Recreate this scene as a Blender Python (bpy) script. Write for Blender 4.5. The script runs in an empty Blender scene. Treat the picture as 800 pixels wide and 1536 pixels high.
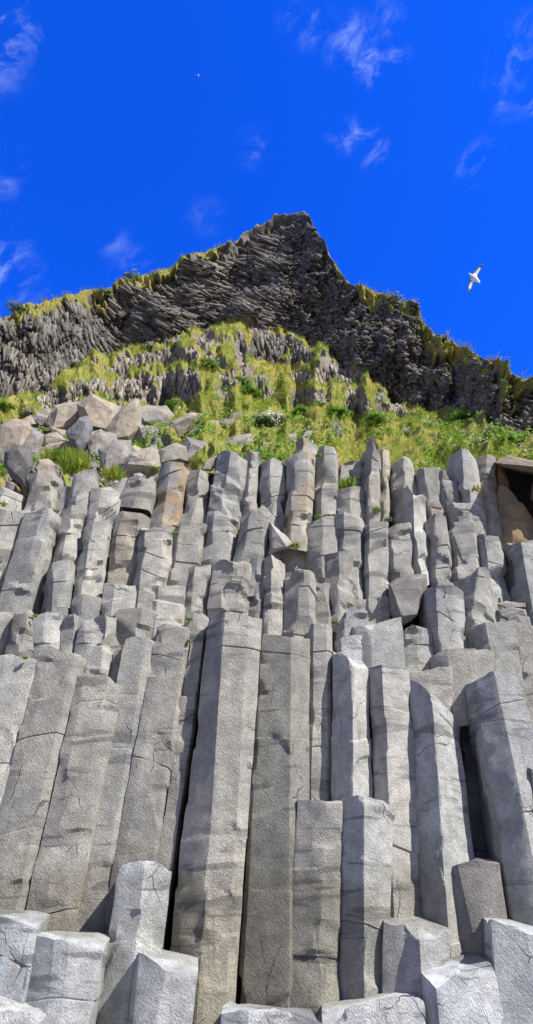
import bpy, bmesh, math, random
import numpy as np
from mathutils import Vector
random.seed(7); rng = np.random.default_rng(7)
R = math.radians
S = bpy.context.scene
COL = S.collection

# ------------------------------------------------------------------ camera
PITCH, FPX, CAMZ = R(30), 1024.0, 1.6
cp, sp = math.cos(PITCH), math.sin(PITCH)
cam_d = bpy.data.cameras.new('camera'); cam_d.sensor_fit = 'VERTICAL'; cam_d.sensor_height = 36; cam_d.lens = 24
cam_d.clip_start = 0.1; cam_d.clip_end = 5000
cam = bpy.data.objects.new('camera', cam_d); COL.objects.link(cam)
cam.location = (0, 0, CAMZ); cam.rotation_euler = (R(90) + PITCH, 0, 0); S.camera = cam

def ray(x, y):
    dx = (np.asarray(x, float) - 400) / FPX; v = (768 - np.asarray(y, float)) / FPX
    return dx, cp - v * sp, sp + v * cp
def at(x, y, Y):
    dx, dy, dz = ray(x, y); t = Y / dy
    return np.stack([dx * t, np.zeros_like(t) + Y, CAMZ + dz * t], -1)
def mpp(x, y, Y):                        # metres per photo pixel at that distance
    return float(Y / ray(x, y)[1] / FPX)

# ------------------------------------------------------------------ noise
def _h(i, j, k, s):
    n = (i.astype(np.int64) * 374761393 + j.astype(np.int64) * 668265263 + k.astype(np.int64) * 1442695041 + s * 974711) & 0xffffffff
    n = ((n ^ (n >> 13)) * 1274126177) & 0xffffffff
    n = ((n ^ (n >> 16)) * 2246822519) & 0xffffffff
    return ((n ^ (n >> 15)) & 0xffff) / 32767.5 - 1
def vn(P, f, s=0):
    Q = P * f; I = np.floor(Q); u = Q - I; u = u * u * (3 - 2 * u); I = I.astype(np.int64); out = 0
    for a in (0, 1):
        for b in (0, 1):
            for c in (0, 1):
                w = (u[..., 0] if a else 1 - u[..., 0]) * (u[..., 1] if b else 1 - u[..., 1]) * (u[..., 2] if c else 1 - u[..., 2])
                out = out + w * _h(I[..., 0] + a, I[..., 1] + b, I[..., 2] + c, s)
    return out
def fbm(P, f, s=0, o=4):
    return sum(vn(P, f * 2.1 ** i, s + i) * .5 ** i for i in range(o))
def sst(a, b, x):
    t = np.clip((x - a) / (b - a), 0, 1); return t * t * (3 - 2 * t)

# ------------------------------------------------------------------ mesh and object helpers
def mesh_from(name, V, polys, mat, smooth=True, origin=None):
    """polys: list of integer arrays, each (n, k)"""
    V = np.asarray(V, np.float32)
    if origin is not None: V = V - np.asarray(origin, np.float32)
    me = bpy.data.meshes.new(name)
    me.vertices.add(len(V)); me.vertices.foreach_set('co', V.ravel())
    polys = [np.asarray(p, np.int32) for p in polys if len(p)]
    nl = sum(p.size for p in polys); nf = sum(len(p) for p in polys)
    me.loops.add(nl); me.loops.foreach_set('vertex_index', np.concatenate([p.ravel() for p in polys]))
    me.polygons.add(nf)
    st = []; c = 0
    for p in polys: st.append(c + np.arange(len(p)) * p.shape[1]); c += p.size
    me.polygons.foreach_set('loop_start', np.concatenate(st).astype(np.int32))
    me.update(calc_edges=True); me.validate()
    if smooth: me.polygons.foreach_set('use_smooth', np.ones(len(me.polygons), bool))
    mats = mat if isinstance(mat, (list, tuple)) else [mat]
    for m in mats: me.materials.append(m)
    return me
def link(name, me, loc=(0, 0, 0), label=None, cat=None, group=None, kind=None, parent=None):
    o = bpy.data.objects.new(name, me); COL.objects.link(o); o.location = loc
    if label: o['label'] = label
    if cat: o['category'] = cat
    if group: o['group'] = group
    o['kind'] = kind or 'thing'
    if parent: del o['kind']
    if parent: o.parent = parent
    return o

# ------------------------------------------------------------------ materials
class NT:
    def __init__(s, t): s.t = t
    def n(s, typ, **kw):
        nd = s.t.nodes.new(typ)
        for k, v in kw.items():
            if k.startswith('i_'):
                key = k[2:]; key = int(key) if key.isdigit() else key.replace('_', ' ')
                if hasattr(v, 'is_linked'): s.t.links.new(v, nd.inputs[key])
                else: nd.inputs[key].default_value = v
            else: setattr(nd, k, v)
        return nd
    def math(s, op, a, b=0., clamp=False):
        return s.n('ShaderNodeMath', operation=op, use_clamp=clamp, i_0=a, i_1=b).outputs[0]
    def vmath(s, op, a, b):
        return s.n('ShaderNodeVectorMath', operation=op, i_0=a, i_1=b).outputs[0]
    def mix(s, fac, a, b, bt='MIX'):
        nd = s.t.nodes.new('ShaderNodeMix'); nd.data_type = 'RGBA'; nd.blend_type = bt
        for i, v in ((0, fac), (6, a), (7, b)):
            if hasattr(v, 'is_linked'): s.t.links.new(v, nd.inputs[i])
            else: nd.inputs[i].default_value = v if i == 0 else (*v[:3], 1)
        return nd.outputs[2]
    def rng(s, v, a, b, c=0., d=1.):
        nd = s.n('ShaderNodeMapRange', interpolation_type='SMOOTHSTEP')
        s.t.links.new(v, nd.inputs[0])
        for i, q in ((1, a), (2, b), (3, c), (4, d)): nd.inputs[i].default_value = q
        return nd.outputs[0]
    def noise(s, vec, scale, detail=4, rough=.55, dist=0.):
        return s.n('ShaderNodeTexNoise', i_Vector=vec, i_Scale=scale, i_Detail=detail, i_Roughness=rough, i_Distortion=dist).outputs[0]
def new_mat(name):
    m = bpy.data.materials.new(name); m.use_nodes = True; t = m.node_tree
    b = next(n for n in t.nodes if n.type == 'BSDF_PRINCIPLED')
    return m, NT(t), b
def scaled(T, v, s): return T.n('ShaderNodeVectorMath', operation='MULTIPLY', i_0=v, i_1=s).outputs[0]

def rock_material(name, bump=1., grain=1.):
    m, T, b = new_mat(name); L = T.t.links
    g = T.n('ShaderNodeNewGeometry'); oi = T.n('ShaderNodeObjectInfo')
    off = T.n('ShaderNodeCombineXYZ', i_X=T.math('MULTIPLY', oi.outputs['Random'], 37.), i_Y=T.math('MULTIPLY', oi.outputs['Random'], 91.))
    p = T.vmath('ADD', g.outputs['Position'], off.outputs[0])
    broad = T.noise(p, .9, 5, .6); mid = T.noise(p, 5, 6, .65); fine = T.noise(p, 48, 5, .7)
    c = T.mix(1., oi.outputs['Color'], T.n('ShaderNodeCombineColor', i_Red=T.rng(broad, .25, .75, .75, 1.2), i_Green=T.rng(broad, .25, .75, .765, 1.195), i_Blue=T.rng(broad, .25, .75, .79, 1.165)).outputs[0], 'MULTIPLY')
    v2 = T.rng(mid, .3, .7, .80, 1.18); f2 = T.rng(fine, .3, .72, .74, 1.24)
    k = T.math('MULTIPLY', v2, f2)
    c = T.mix(1., c, T.n('ShaderNodeCombineColor', i_Red=k, i_Green=k, i_Blue=k).outputs[0], 'MULTIPLY')
    # dark damp bands across the columns, broken up
    band = T.noise(scaled(T, p, (.7, .7, 4.6)), 1., 5, .6, .5)
    patch = T.noise(p, .55, 2)
    bm = T.math('MULTIPLY', T.rng(band, .56, .62), T.rng(patch, .38, .52))
    c = T.mix(T.math('MULTIPLY', bm, .62), c, (.09, .093, .10))
    # brown running streaks
    streak = T.noise(scaled(T, p, (7., 7., .5)), 1., 5, .6)
    sm = T.math('MULTIPLY', T.rng(streak, .56, .72), T.rng(T.noise(p, .7, 2), .42, .62))
    c = T.mix(T.math('MULTIPLY', sm, .55), c, (.215, .155, .085))
    # pale crust
    pale = T.math('MULTIPLY', T.rng(T.noise(p, 2.6, 6, .7), .6, .72), .4)
    c = T.mix(pale, c, (.50, .49, .47))
    # ochre and grey-green lichen where an object carries it
    li = T.math('MULTIPLY', T.rng(T.noise(p, 2.2, 6, .7), .44, .58), oi.outputs['Alpha'])
    c = T.mix(T.math('MULTIPLY', li, .8), c, (.36, .235, .095))
    L.new(c, b.inputs['Base Color']); b.inputs['Roughness'].default_value = .88
    b.inputs['Specular IOR Level'].default_value = .3
    vor = T.noise(scaled(T, T.n('ShaderNodeVectorRotate', rotation_type='Y_AXIS', i_Vector=p, i_Angle=.7).outputs[0], (1.5, 1., .6)), 32., 5, .62, .4)
    ve = T.n('ShaderNodeTexVoronoi', feature='DISTANCE_TO_EDGE', i_Vector=T.vmath('ADD', scaled(T, p, (1.5, 1.5, .95)), scaled(T, T.n('ShaderNodeTexNoise', i_Vector=p, i_Scale=1.6, i_Detail=5.).outputs[1], (.5, .5, .62))), i_Scale=1.).outputs[0]
    crk = T.math('MULTIPLY', T.rng(ve, .010, .002), T.rng(T.noise(p, 1.1, 3), .53, .63))
    c = T.mix(T.math('MULTIPLY', crk, .65), c, (.03, .03, .03))
    # worn, darker and browner foot of the tall row
    sp_ = T.n('ShaderNodeSeparateXYZ', i_Vector=g.outputs['Position'])
    ft = T.math('MULTIPLY', T.rng(T.math('ADD', sp_.outputs['Z'], T.math('MULTIPLY', broad, 1.6)), 3.1, 2.5), T.rng(sp_.outputs['Y'], 9.1, 9.3))
    c = T.mix(T.math('MULTIPLY', ft, .7), c, T.mix(1., c, (.66, .63, .55), 'MULTIPLY'))
    L.new(c, b.inputs['Base Color'])
    hgt = T.math('SUBTRACT', T.math('ADD', T.math('ADD', T.math('MULTIPLY', fine, .9 * grain), T.math('MULTIPLY', mid, 1.0)), T.math('MULTIPLY', vor, .75 * grain)), T.math('MULTIPLY', crk, 1.2))
    hgt_old = T.math('ADD', T.math('ADD', T.math('MULTIPLY', fine, .9 * grain), T.math('MULTIPLY', mid, 1.3)), T.math('MULTIPLY', vor, 1.2 * grain))
    bp = T.n('ShaderNodeBump', i_Strength=.7 * bump, i_Distance=.03, i_Height=hgt)
    L.new(bp.outputs[0], b.inputs['Normal'])
    return m
M_rock = rock_material('basalt')
M_boulder = rock_material('weathered_basalt', 1., .7)

def crag_material(name, ca, cb, cc, lich):
    m, T, b = new_mat(name); L = T.t.links
    g = T.n('ShaderNodeNewGeometry'); p = g.outputs['Position']
    broad = T.noise(p, .35, 5, .6); mid = T.noise(p, 2.4, 6, .7); fine = T.noise(p, 14, 4, .7)
    c = T.mix(T.rng(broad, .3, .7), ca, cb)
    c = T.mix(T.rng(mid, .52, .72), c, cc)
    tone = T.n('ShaderNodeVertexColor', layer_name='tone').outputs[0]
    k = T.math('MULTIPLY', T.rng(fine, .3, .7, .7, 1.25), T.rng(tone, 0., 1., .5, 1.6))
    c = T.mix(1., c, T.n('ShaderNodeCombineColor', i_Red=k, i_Green=k, i_Blue=k).outputs[0], 'MULTIPLY')
    lm = T.math('MULTIPLY', T.rng(T.noise(p, 1.1, 6, .7), .56, .68), .75)
    c = T.mix(lm, c, lich)
    L.new(c, b.inputs['Base Color']); b.inputs['Roughness'].default_value = .8; b.inputs['Specular IOR Level'].default_value = .35
    h = T.math('ADD', mid, T.math('MULTIPLY', fine, .4))
    bp = T.n('ShaderNodeBump', i_Strength=.7, i_Distance=.06, i_Height=h); L.new(bp.outputs[0], b.inputs['Normal'])
    return m
M_crag = crag_material('dark_crag_rock', (.092, .087, .080), (.14, .126, .108), (.22, .204, .178), (.19, .145, .07))
M_out = crag_material('pale_outcrop_rock', (.17, .152, .125), (.23, .205, .17), (.30, .255, .2), (.30, .21, .12))

def soil_material():
    m, T, b = new_mat('turf_and_soil'); L = T.t.links
    p = T.n('ShaderNodeNewGeometry').outputs['Position']
    a = T.noise(p, .7, 6, .65); d = T.noise(p, 5, 5, .7)
    c = T.mix(T.rng(a, .38, .62), (.2, .22, .05), (.29, .25, .075))
    c = T.mix(T.rng(d, .5, .7), c, (.10, .075, .035))
    L.new(c, b.inputs['Base Color']); b.inputs['Roughness'].default_value = .95; b.inputs['Specular IOR Level'].default_value = .1
    bp = T.n('ShaderNodeBump', i_Strength=1., i_Distance=.1, i_Height=d); L.new(bp.outputs[0], b.inputs['Normal'])
    return m
M_soil = soil_material()
def leaf_material(name, cols, trans=.35, patch=True):
    m, T, b = new_mat(name); L = T.t.links
    g = T.n('ShaderNodeNewGeometry'); p = g.outputs['Position']
    v = g.outputs['Random Per Island']
    if patch:
        v = T.math('ADD', T.math('MULTIPLY', v, .45), T.math('MULTIPLY', T.rng(T.noise(p, .55, 4, .6), .32, .68), .55))
    r = T.n('ShaderNodeValToRGB', i_Fac=v); e = r.color_ramp.elements
    while len(e) < len(cols): e.new(.5)
    for i, q in enumerate(cols): e[i].position = i / (len(cols) - 1); e[i].color = (*q, 1)
    L.new(r.outputs[0], b.inputs['Base Color']); b.inputs['Roughness'].default_value = .6; b.inputs['Specular IOR Level'].default_value = .25
    tr = T.n('ShaderNodeBsdfTranslucent'); L.new(r.outputs[0], tr.inputs[0])
    mx = T.n('ShaderNodeMixShader', i_0=trans); L.new(b.outputs[0], mx.inputs[1]); L.new(tr.outputs[0], mx.inputs[2])
    out = next(n for n in T.t.nodes if n.type == 'OUTPUT_MATERIAL'); L.new(mx.outputs[0], out.inputs[0])
    return m
M_grass = leaf_material('cliff_grass', [(.12, .25, .03), (.24, .40, .045), (.35, .44, .055), (.46, .46, .09), (.50, .40, .15)], .5)
M_heath = leaf_material('ridge_grass', [(.09, .13, .03), (.16, .23, .04), (.27, .32, .06), (.40, .34, .10), (.24, .17, .08)], .4)
M_leaf = leaf_material('broad_green_leaves', [(.09, .20, .022), (.17, .33, .035), (.27, .43, .06)], .4, False)
M_sage = leaf_material('grey_green_leaves', [(.10, .16, .06), (.17, .24, .10), (.25, .32, .14)], .3, False)
M_petal = leaf_material('white_petals', [(.72, .72, .68), (.8, .8, .78)], .2, False)

# ------------------------------------------------------------------ the hill sheet
def lut(pts):
    a = np.array(pts, float); return lambda x: np.interp(x, a[:, 0], a[:, 1])
y_sky = lut([(-220,560),(-120,522),(-40,490),(0,479),(30,470),(60,457),(85,447),(110,444),(140,433),(155,437),(170,431),(200,415),(230,410),(260,398),(290,381),(330,372),(358,361),(365,350),(390,336),(410,323),(430,319),(455,320),(462,331),(480,360),(500,392),(520,422),(545,430),(580,445),(605,455),(622,458),(632,479),(645,500),(665,507),(690,520),(710,530),(740,547),(770,560),(800,576),(880,612),(1020,680)])
y_foot = lut([(-220,640),(-60,612),(0,602),(40,597),(65,587),(100,562),(140,532),(180,520),(250,510),(300,490),(330,483),(380,495),(440,498),(480,517),(520,555),(560,577),(600,600),(640,620),(680,627),(740,650),(800,656),(900,690),(1020,735)])
y_base = lut([(-220,720),(0,748),(60,742),(140,738),(230,728),(320,712),(420,716),(480,712),(560,718),(640,734),(690,724),(740,706),(750,696),(800,702),(900,715),(1020,760)])
def fY(Y): return 10 + (Y - 10) * (.6 if Y < 10 else .52)
BASE_Y, KG, KC = fY(12.25), .072, .0125
def sheet_Y(x, y):
    yb, yf = y_base(x), y_foot(x)
    g = np.clip(yb - y, 0, None); g1 = np.minimum(g, yb - yf)
    return BASE_Y + KG * g1 + KC * np.clip(yf - y, 0, None)

# map of relief on the sheet, one sample per photo pixel
X0, X1, Z0, Z1 = -140, 940, 300, 790
gx, gy = np.meshgrid(np.arange(X0, X1), np.arange(Z0, Z1)); gx = gx.astype(float); gy = gy.astype(float)
def inpoly(poly):
    ins = np.zeros(gx.shape, bool); n = len(poly)
    for i in range(n):
        (x1, y1), (x2, y2) = poly[i], poly[i - 1]
        if y1 == y2: continue
        ins ^= ((y1 > gy) != (y2 > gy)) & (gx < (x2 - x1) * (gy - y1) / (y2 - y1) + x1)
    return ins
def samp(A, x, y):
    fx = np.clip(np.asarray(x) - X0, 0, A.shape[1] - 1.001); fy = np.clip(np.asarray(y) - Z0, 0, A.shape[0] - 1.001)
    i, j = fy.astype(int), fx.astype(int); a, b = fy - i, fx - j
    return A[i, j] * (1 - a) * (1 - b) + A[i + 1, j] * a * (1 - b) + A[i, j + 1] * (1 - a) * b + A[i + 1, j + 1] * a * b
P2 = np.stack([gx, gy, gx * 0], -1)
wob = fbm(P2, 1 / 22, 3, 4) * 7
sky_g, foot_g, base_g = y_sky(gx), y_foot(gx), y_base(gx)
crag = (gy < foot_g + wob * .8)
# turf cap along the skyline
cap = np.interp(gx, [-140, 0, 100, 160, 250, 345, 365, 470, 515, 560, 640, 700, 760, 940], [22, 20, 22, 20, 17, 14, 1, 1, 8, 30, 40, 48, 52, 54])
capn = (gy - sky_g) < cap + fbm(P2, 1 / 14, 11, 4) * cap * .7
turf_cap = crag & capn & ((fbm(P2, 1 / 11, 19, 3) > -.25) | (gx < 340))
OUT = [
 ('long pale rock band of thin upright ribs above the big tan boulders', [(56,602),(72,588),(112,580),(160,570),(205,564),(250,560),(300,568),(303,590),(296,606),(200,606),(150,597),(118,600),(80,628),(62,612)]),
 ('narrow pale ribbed ledge between two turf strips above the long rock band', [(152,556),(182,536),(250,527),(300,536),(338,546),(345,556),(300,552),(240,546),(180,556)]),
 ('light grey slanted rock patch beneath a dark hollow in mid slope', [(322,572),(345,563),(402,574),(412,588),(398,598),(340,592)]),
 ('dark broken rock steps just below the peak among yellow grass', [(355,514),(395,502),(440,506),(475,528),(470,545),(430,548),(385,545),(360,528)]),
 ('pinkish ribbed rock ledge right of centre under a turf overhang', [(432,560),(470,553),(528,553),(546,572),(540,585),(500,588),(440,582)]),
 ('tan and grey rock knob standing out of the green slope', [(512,612),(522,590),(540,596),(560,616),(552,624),(516,624)]),
 ('grey rock patch in the grass at the foot of the right crag', [(566,594),(600,600),(624,628),(596,624),(574,612)]),
 ('small orange grey rock strip above a dark green grass edge', [(434,598),(452,592),(486,600),(506,612),(470,612),(438,606)]),
]
omask = np.zeros(gx.shape, int)
for i, (lb, pl) in enumerate(OUT):
    omask[inpoly(pl) & ~crag & (fbm(P2, 1 / 9, 30 + i, 3) > -.62)] = i + 1

slope_ = ((gy < base_g) & (gy >= foot_g)).astype(float)
def soft(A, n):
    for _ in range(n):
        B = np.pad(A, 1, mode='edge'); A = (B[1:-1, 1:-1] * 2 + B[:-2, 1:-1] + B[2:, 1:-1] + B[1:-1, :-2] + B[1:-1, 2:]) / 6
    return A
led = soft((omask > 0).astype(float), 8) * slope_
tread = slope_ * (1 - led * .9); tot = tread.sum(0, keepdims=True); want = KG * slope_.sum(0, keepdims=True)
gr = tread * np.clip(want / np.maximum(tot, 1), 0, KG * 1.9)
gr = np.where(gy < foot_g, KC * np.clip(foot_g - gy, 0, 1), gr)
YMAP = BASE_Y + np.cumsum(gr[::-1], 0)[::-1]
for _ in range(3): YMAP = np.concatenate([YMAP[:, :1], (YMAP[:, :-2] + 2 * YMAP[:, 1:-1] + YMAP[:, 2:]) / 4, YMAP[:, -1:]], 1)
def sheet_Y(x, y):
    x, y = np.broadcast_arrays(np.asarray(x, float), np.asarray(y, float))
    return samp(YMAP, x, y) + KC * 0
bare = ~crag & (omask == 0) & (fbm(P2, 1 / 26, 23, 4) + .35 * fbm(P2, 1 / 7, 25, 3) > np.interp(gy, [470, 560, 600, 625, 660], [.24, .3, .5, .9, 1.2]))
bare |= ~crag & (gx < 262 + wob * 3) & (gy > np.interp(gx, [-140, 0, 70, 262], [640, 636, 612, 612]) + wob) & (fbm(P2, 1 / 13, 27, 3) > -.35)
# rib prisms splatted over the crag and outcrops: each is a real relief on the sheet
angf = lambda x, y: float(np.interp(x, [-140, 0, 70, 130, 175, 220, 300, 400, 470, 560, 940], [95, 95, 88, 72, 48, 28, 22, 26, 40, 42, 38]))
big = fbm(P2, 1 / 60, 51, 4); med = fbm(P2, 1 / 18, 61, 4); sml = fbm(P2, 1 / 5, 71, 3)
D = np.where(crag, big * .8 + med * .38 + sml * .12, 0.)
turf = big * .35 + med * .30 + sml * .10 + .25
D = np.where(~crag, turf, D)
D = np.where(omask > 0, big * .35 + med * .2 + .1, D)
D = np.where(bare, big * .35 + med * .3 + sml * .1 + .05, D)
D = np.where(turf_cap, D * .35 + .35 + med * .35 + sml * .12, D)
fade = np.clip((base_g - gy) / 14, 0, 1) * np.clip((gy - sky_g) / 9, .12, 1)
D = D * fade
def blur(A):
    B = np.pad(A, 1, mode='edge'); return (B[1:-1, 1:-1] * 4 + B[:-2, 1:-1] + B[2:, 1:-1] + B[1:-1, :-2] + B[1:-1, 2:]) / 8
D = np.where(~crag | turf_cap, blur(blur(D)), D)
def near(A, x, y):
    return A[np.clip(np.round(np.asarray(y) - Z0).astype(int), 0, A.shape[0] - 1), np.clip(np.round(np.asarray(x) - X0).astype(int), 0, A.shape[1] - 1)]
def hill_at(x, y):
    x = np.asarray(x, float); y = np.asarray(y, float)
    P = at(x, y, sheet_Y(x, y)); d = samp(D, x, y)
    P[..., 1] -= d * .95; P[..., 2] -= d * .1
    return P

xs = np.arange(X0, X1 - .5, 1.15); NG, NCR = 120, 165
rows = []; pix = []
v = np.linspace(0, 1, NG, endpoint=False)
for t in v: rows.append(y_base(xs) + (y_foot(xs) - y_base(xs)) * t)
for t in np.linspace(0, 1, NCR): rows.append(y_foot(xs) + (y_sky(xs) + np.array(fbm(np.stack([xs, xs * 0, xs * 0], -1), 1 / 7, 5, 4)) * 1.6 - y_foot(xs)) * t)
YY = np.array(rows); XX = np.broadcast_to(xs, YY.shape)
G = hill_at(XX, YY)
tag = np.where(near(crag, XX, YY) & ~near(turf_cap, XX, YY), 1, 0)
bar = near(bare, XX, YY); om = near(omask, XX, YY); tag = np.where((tag == 0) & (om > 0), om + 1, tag)
# the wall behind the columns, down to the beach, and the plateau behind the skyline
g0 = G[0]; pre = []
cave = sst(744, 750, xs) * (1 - sst(835, 850, xs))
for k, (dz, back) in enumerate([(9.5, .0), (7., .0), (4.5, .0), (2.6, .5), (1.6, 1.), (.8, 1.), (.35, .8), (.12, .25)]):
    q = g0.copy(); q[:, 2] = np.maximum(q[:, 2] - dz, -.5) if k else -.5
    # outside the traced columns the wall itself stands out as rough columns, stepping forward towards the beach
    side_ = sst(806, 830, xs) + 1 - sst(-60, -30, xs); u_ = q[:, 0] / .72 + .6 * vn(q * np.array([1., 0, 0]), .5, 8)
    cell = np.floor(u_); tri_ = np.abs((u_ - cell) - .5) * 2; rnd = _h(cell, cell * 0 + k // 3, cell * 0, 9)
    q[:, 1] -= side_ * (np.interp(dz, [0, .3, 1., 4.5, 9.5], [0, .05, .5, 1.2, 1.7]) + .16 * rnd - .3 * tri_ ** 2)
    q[:, 1] += .15 + cave * 4. * back + (vn(q, .9, 3) * .12); pre.append(q)
post = []; gl = G[-1]
for dY, dz in [(.5, -.05), (1.4, -.25), (4, -.9), (10, -2.5), (25, -7), (60, -20), (90, -36)]:
    q = gl.copy(); q[:, 1] += dY; q[:, 2] += dz; q[:, 2] = np.maximum(q[:, 2], -1); q[:, 0] *= 1 + dY * .012; post.append(q)
ALL = np.concatenate([np.array(pre), G, np.array(post)], 0)
TAG = np.concatenate([np.full((len(pre), len(xs)), 1), tag, np.full((len(post), len(xs)), 0)], 0)
nr, nc = TAG.shape
TN = np.concatenate([np.full((len(pre), len(xs)), .4), np.full(YY.shape, .35), np.full((len(post), len(xs)), .4)], 0)
idx = np.arange(nr * nc).reshape(nr, nc)
Q = np.stack([idx[:-1, :-1], idx[:-1, 1:], idx[1:, 1:], idx[1:, :-1]], -1).reshape(-1, 4)
QT = TAG[:-1, :-1].reshape(-1)
VA = ALL.reshape(-1, 3)
def prisms(n, ok, ang, rad, ln, tilt, off, seed, up_=False):
    g = np.random.default_rng(seed); x = g.uniform(X0 + 3, X1 - 3, n); y = g.uniform(Z0, Z1, n); k = ok(x, y, g); x, y = x[k], y[k]; n = len(x)
    P = hill_at(x, y); e = 1.5; a = np.radians(ang(x) + g.normal(0, 9, n))
    tan = at(x + np.cos(a) * e, y + np.sin(a) * e, sheet_Y(x + np.cos(a) * e, y + np.sin(a) * e)) - at(x, y, sheet_Y(x, y))
    px_ = np.linalg.norm(P - [0, 0, CAMZ], axis=1) / FPX
    tan /= np.linalg.norm(tan, axis=1)[:, None]
    out = np.array([0., -1., -.15]); t0, t1 = tilt(x, g)
    if up_: tan = tan * .25 + np.array([0, .1, -1.])
    ax = tan * t0[:, None] + out * t1[:, None] + g.normal(0, .07, (n, 3)); ax /= np.linalg.norm(ax, axis=1)[:, None]
    b = np.cross(ax, np.array([.13, .4, .9]) + g.normal(0, .5, (n, 3))); b /= np.linalg.norm(b, axis=1)[:, None]; c = np.cross(ax, b)
    r = rad(x, g) * px_; L = ln(x, g) * px_; P = P + out * (off(x, g) * px_)[:, None]
    th = np.arange(6) / 6 * 2 * math.pi + g.uniform(0, 1, n)[:, None] + g.normal(0, .18, (n, 6))
    rr = r[:, None] * g.uniform(.75, 1.2, (n, 6))
    cs = (np.cos(th) * rr)[..., None] * b[:, None] + (np.sin(th) * rr * .85)[..., None] * c[:, None]
    e0 = g.normal(0, .35, (n, 6)) * r[:, None]; e1 = g.normal(0, .35, (n, 6)) * r[:, None]
    lo = P[:, None] + cs - ax[:, None] * (L[:, None] * .5 + e0)[..., None]
    hi = P[:, None] + cs * g.uniform(.7, 1., n)[:, None, None] + ax[:, None] * (L[:, None] * .5 + e1)[..., None]
    V = np.concatenate([lo, hi], 1).reshape(-1, 3); i0 = (np.arange(n) * 12)[:, None]; q = np.arange(6); q1 = (q + 1) % 6
    quads = np.stack([i0 + q, i0 + q1, i0 + q1 + 6, i0 + q + 6], -1).reshape(-1, 4)
    hexs = np.concatenate([i0 + q[::-1], i0 + q + 6], 0)
    return V, quads, hexs, np.repeat(g.uniform(0, 1, n), 12)
angv = lambda x: np.interp(x, [-140, 0, 70, 130, 175, 220, 300, 400, 470, 560, 940], [95, 97, 88, 74, 50, 28, 20, 24, 40, 42, 38])
lft = lambda x: sst(450, 380, x)
def crag_ok(x, y, g): return (y > y_sky(x) + 2.5 + lft(x) * np.interp(x, [0, 150, 240, 300, 345, 400], [21, 20, 23, 25, 23, 11]) + np.interp(x, [380, 410, 430, 445, 480, 520, 620, 940], [0, 4, 9, 13, 12, 9, 12, 14])) & (y < y_foot(x) + 4) & ~(near(turf_cap, x, y) & (g.random(len(x)) < .99)) & (near(crag, x, y))
EXTRA = {1: prisms(76000, crag_ok, angv, lambda x, g: g.uniform(1.4, 2.9, len(x)) * (1 + .08 * (1 - lft(x))) * np.exp(g.normal(0, .2, len(x))), lambda x, g: g.uniform(14, 38, len(x)) * lft(x) + g.uniform(7, 20, len(x)) * (1 - lft(x)),
      lambda x, g: (lft(x) * 1. + (1 - lft(x)) * g.uniform(.5, 1.1, len(x)), lft(x) * g.normal(.05, .06, len(x)) + (1 - lft(x)) * g.uniform(.0, .55, len(x))), lambda x, g: g.uniform(-4, 3., len(x)), 77)}
for i in range(len(OUT)):
    EXTRA[i + 2] = prisms(110000, lambda x, y, g, i=i: (near(omask, x, y) == i + 1) & (near(omask, x, y - 6) == i + 1) & (g.random(len(x)) < (.55 if i != 3 else .4)), lambda x: np.interp(x, [60, 130, 300, 400, 540, 600], [62, 78, 74, 35, 62, 58]),
      lambda x, g: g.uniform(1.4, 2.8, len(x)), lambda x, g: g.uniform(8, 20, len(x)), lambda x, g: (np.ones(len(x)), g.normal(.05, .09, len(x))), lambda x, g: g.uniform(-3., 2., len(x)), 80 + i, True)
EXTRA[0] = prisms(60000, lambda x, y, g: near(bare, x, y) & (g.random(len(x)) < .12), lambda x: x * 0 + 60, lambda x, g: g.uniform(1.5, 3.6, len(x)), lambda x, g: g.uniform(4, 11, len(x)), lambda x, g: (np.ones(len(x)), g.normal(0, .5, len(x))), lambda x, g: g.uniform(-3, .8, len(x)), 99)
def part_of(name, m, mat, ex=None, **kw):
    q = Q[m]; u, inv = np.unique(q, return_inverse=True)
    V = VA[u]; o = V.mean(0); o[2] = V[:, 2].min()
    EV, EQ, EH, ET = ex; n0 = len(V)
    me = mesh_from(name, np.concatenate([V, EV]), [inv.reshape(-1, 4), EQ + n0, EH + n0], mat, False, o)
    tn = np.concatenate([TN.reshape(-1)[u], ET]).astype(np.float32); ca = me.color_attributes.new('tone', 'FLOAT_COLOR', 'POINT')
    ca.data.foreach_set('color', np.stack([tn, tn, tn, tn * 0 + 1], -1).ravel())
    return link(name, me, o, **kw)
BAR = np.concatenate([np.zeros((len(pre), len(xs)), bool), bar, np.zeros((len(post), len(xs)), bool)], 0)[:-1, :-1].reshape(-1)
hill = part_of('hill', QT == 0, [M_soil, M_out], EXTRA[0], kind='structure', label='steep turf slope between the grey columns and the dark crag')
np_ = len(hill.data.polygons); bq = np.ones(np_, np.int32); bq[:(QT == 0).sum()] = BAR[QT == 0]
hill.data.polygons.foreach_set('material_index', bq); hill.data.polygons.foreach_set('use_smooth', bq == 0)
part_of('mountain', QT == 1, M_crag, EXTRA[1], kind='structure', label='dark jagged crag of fanned basalt ribs rising to a peak')
for i, (lb, pl) in enumerate(OUT):
    part_of('rock_outcrop', QT == i + 2, M_crag if i == 3 else M_out, EXTRA[i + 2], label=lb, cat='rock outcrop', group='rock outcrops in the grassy slope')

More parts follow.
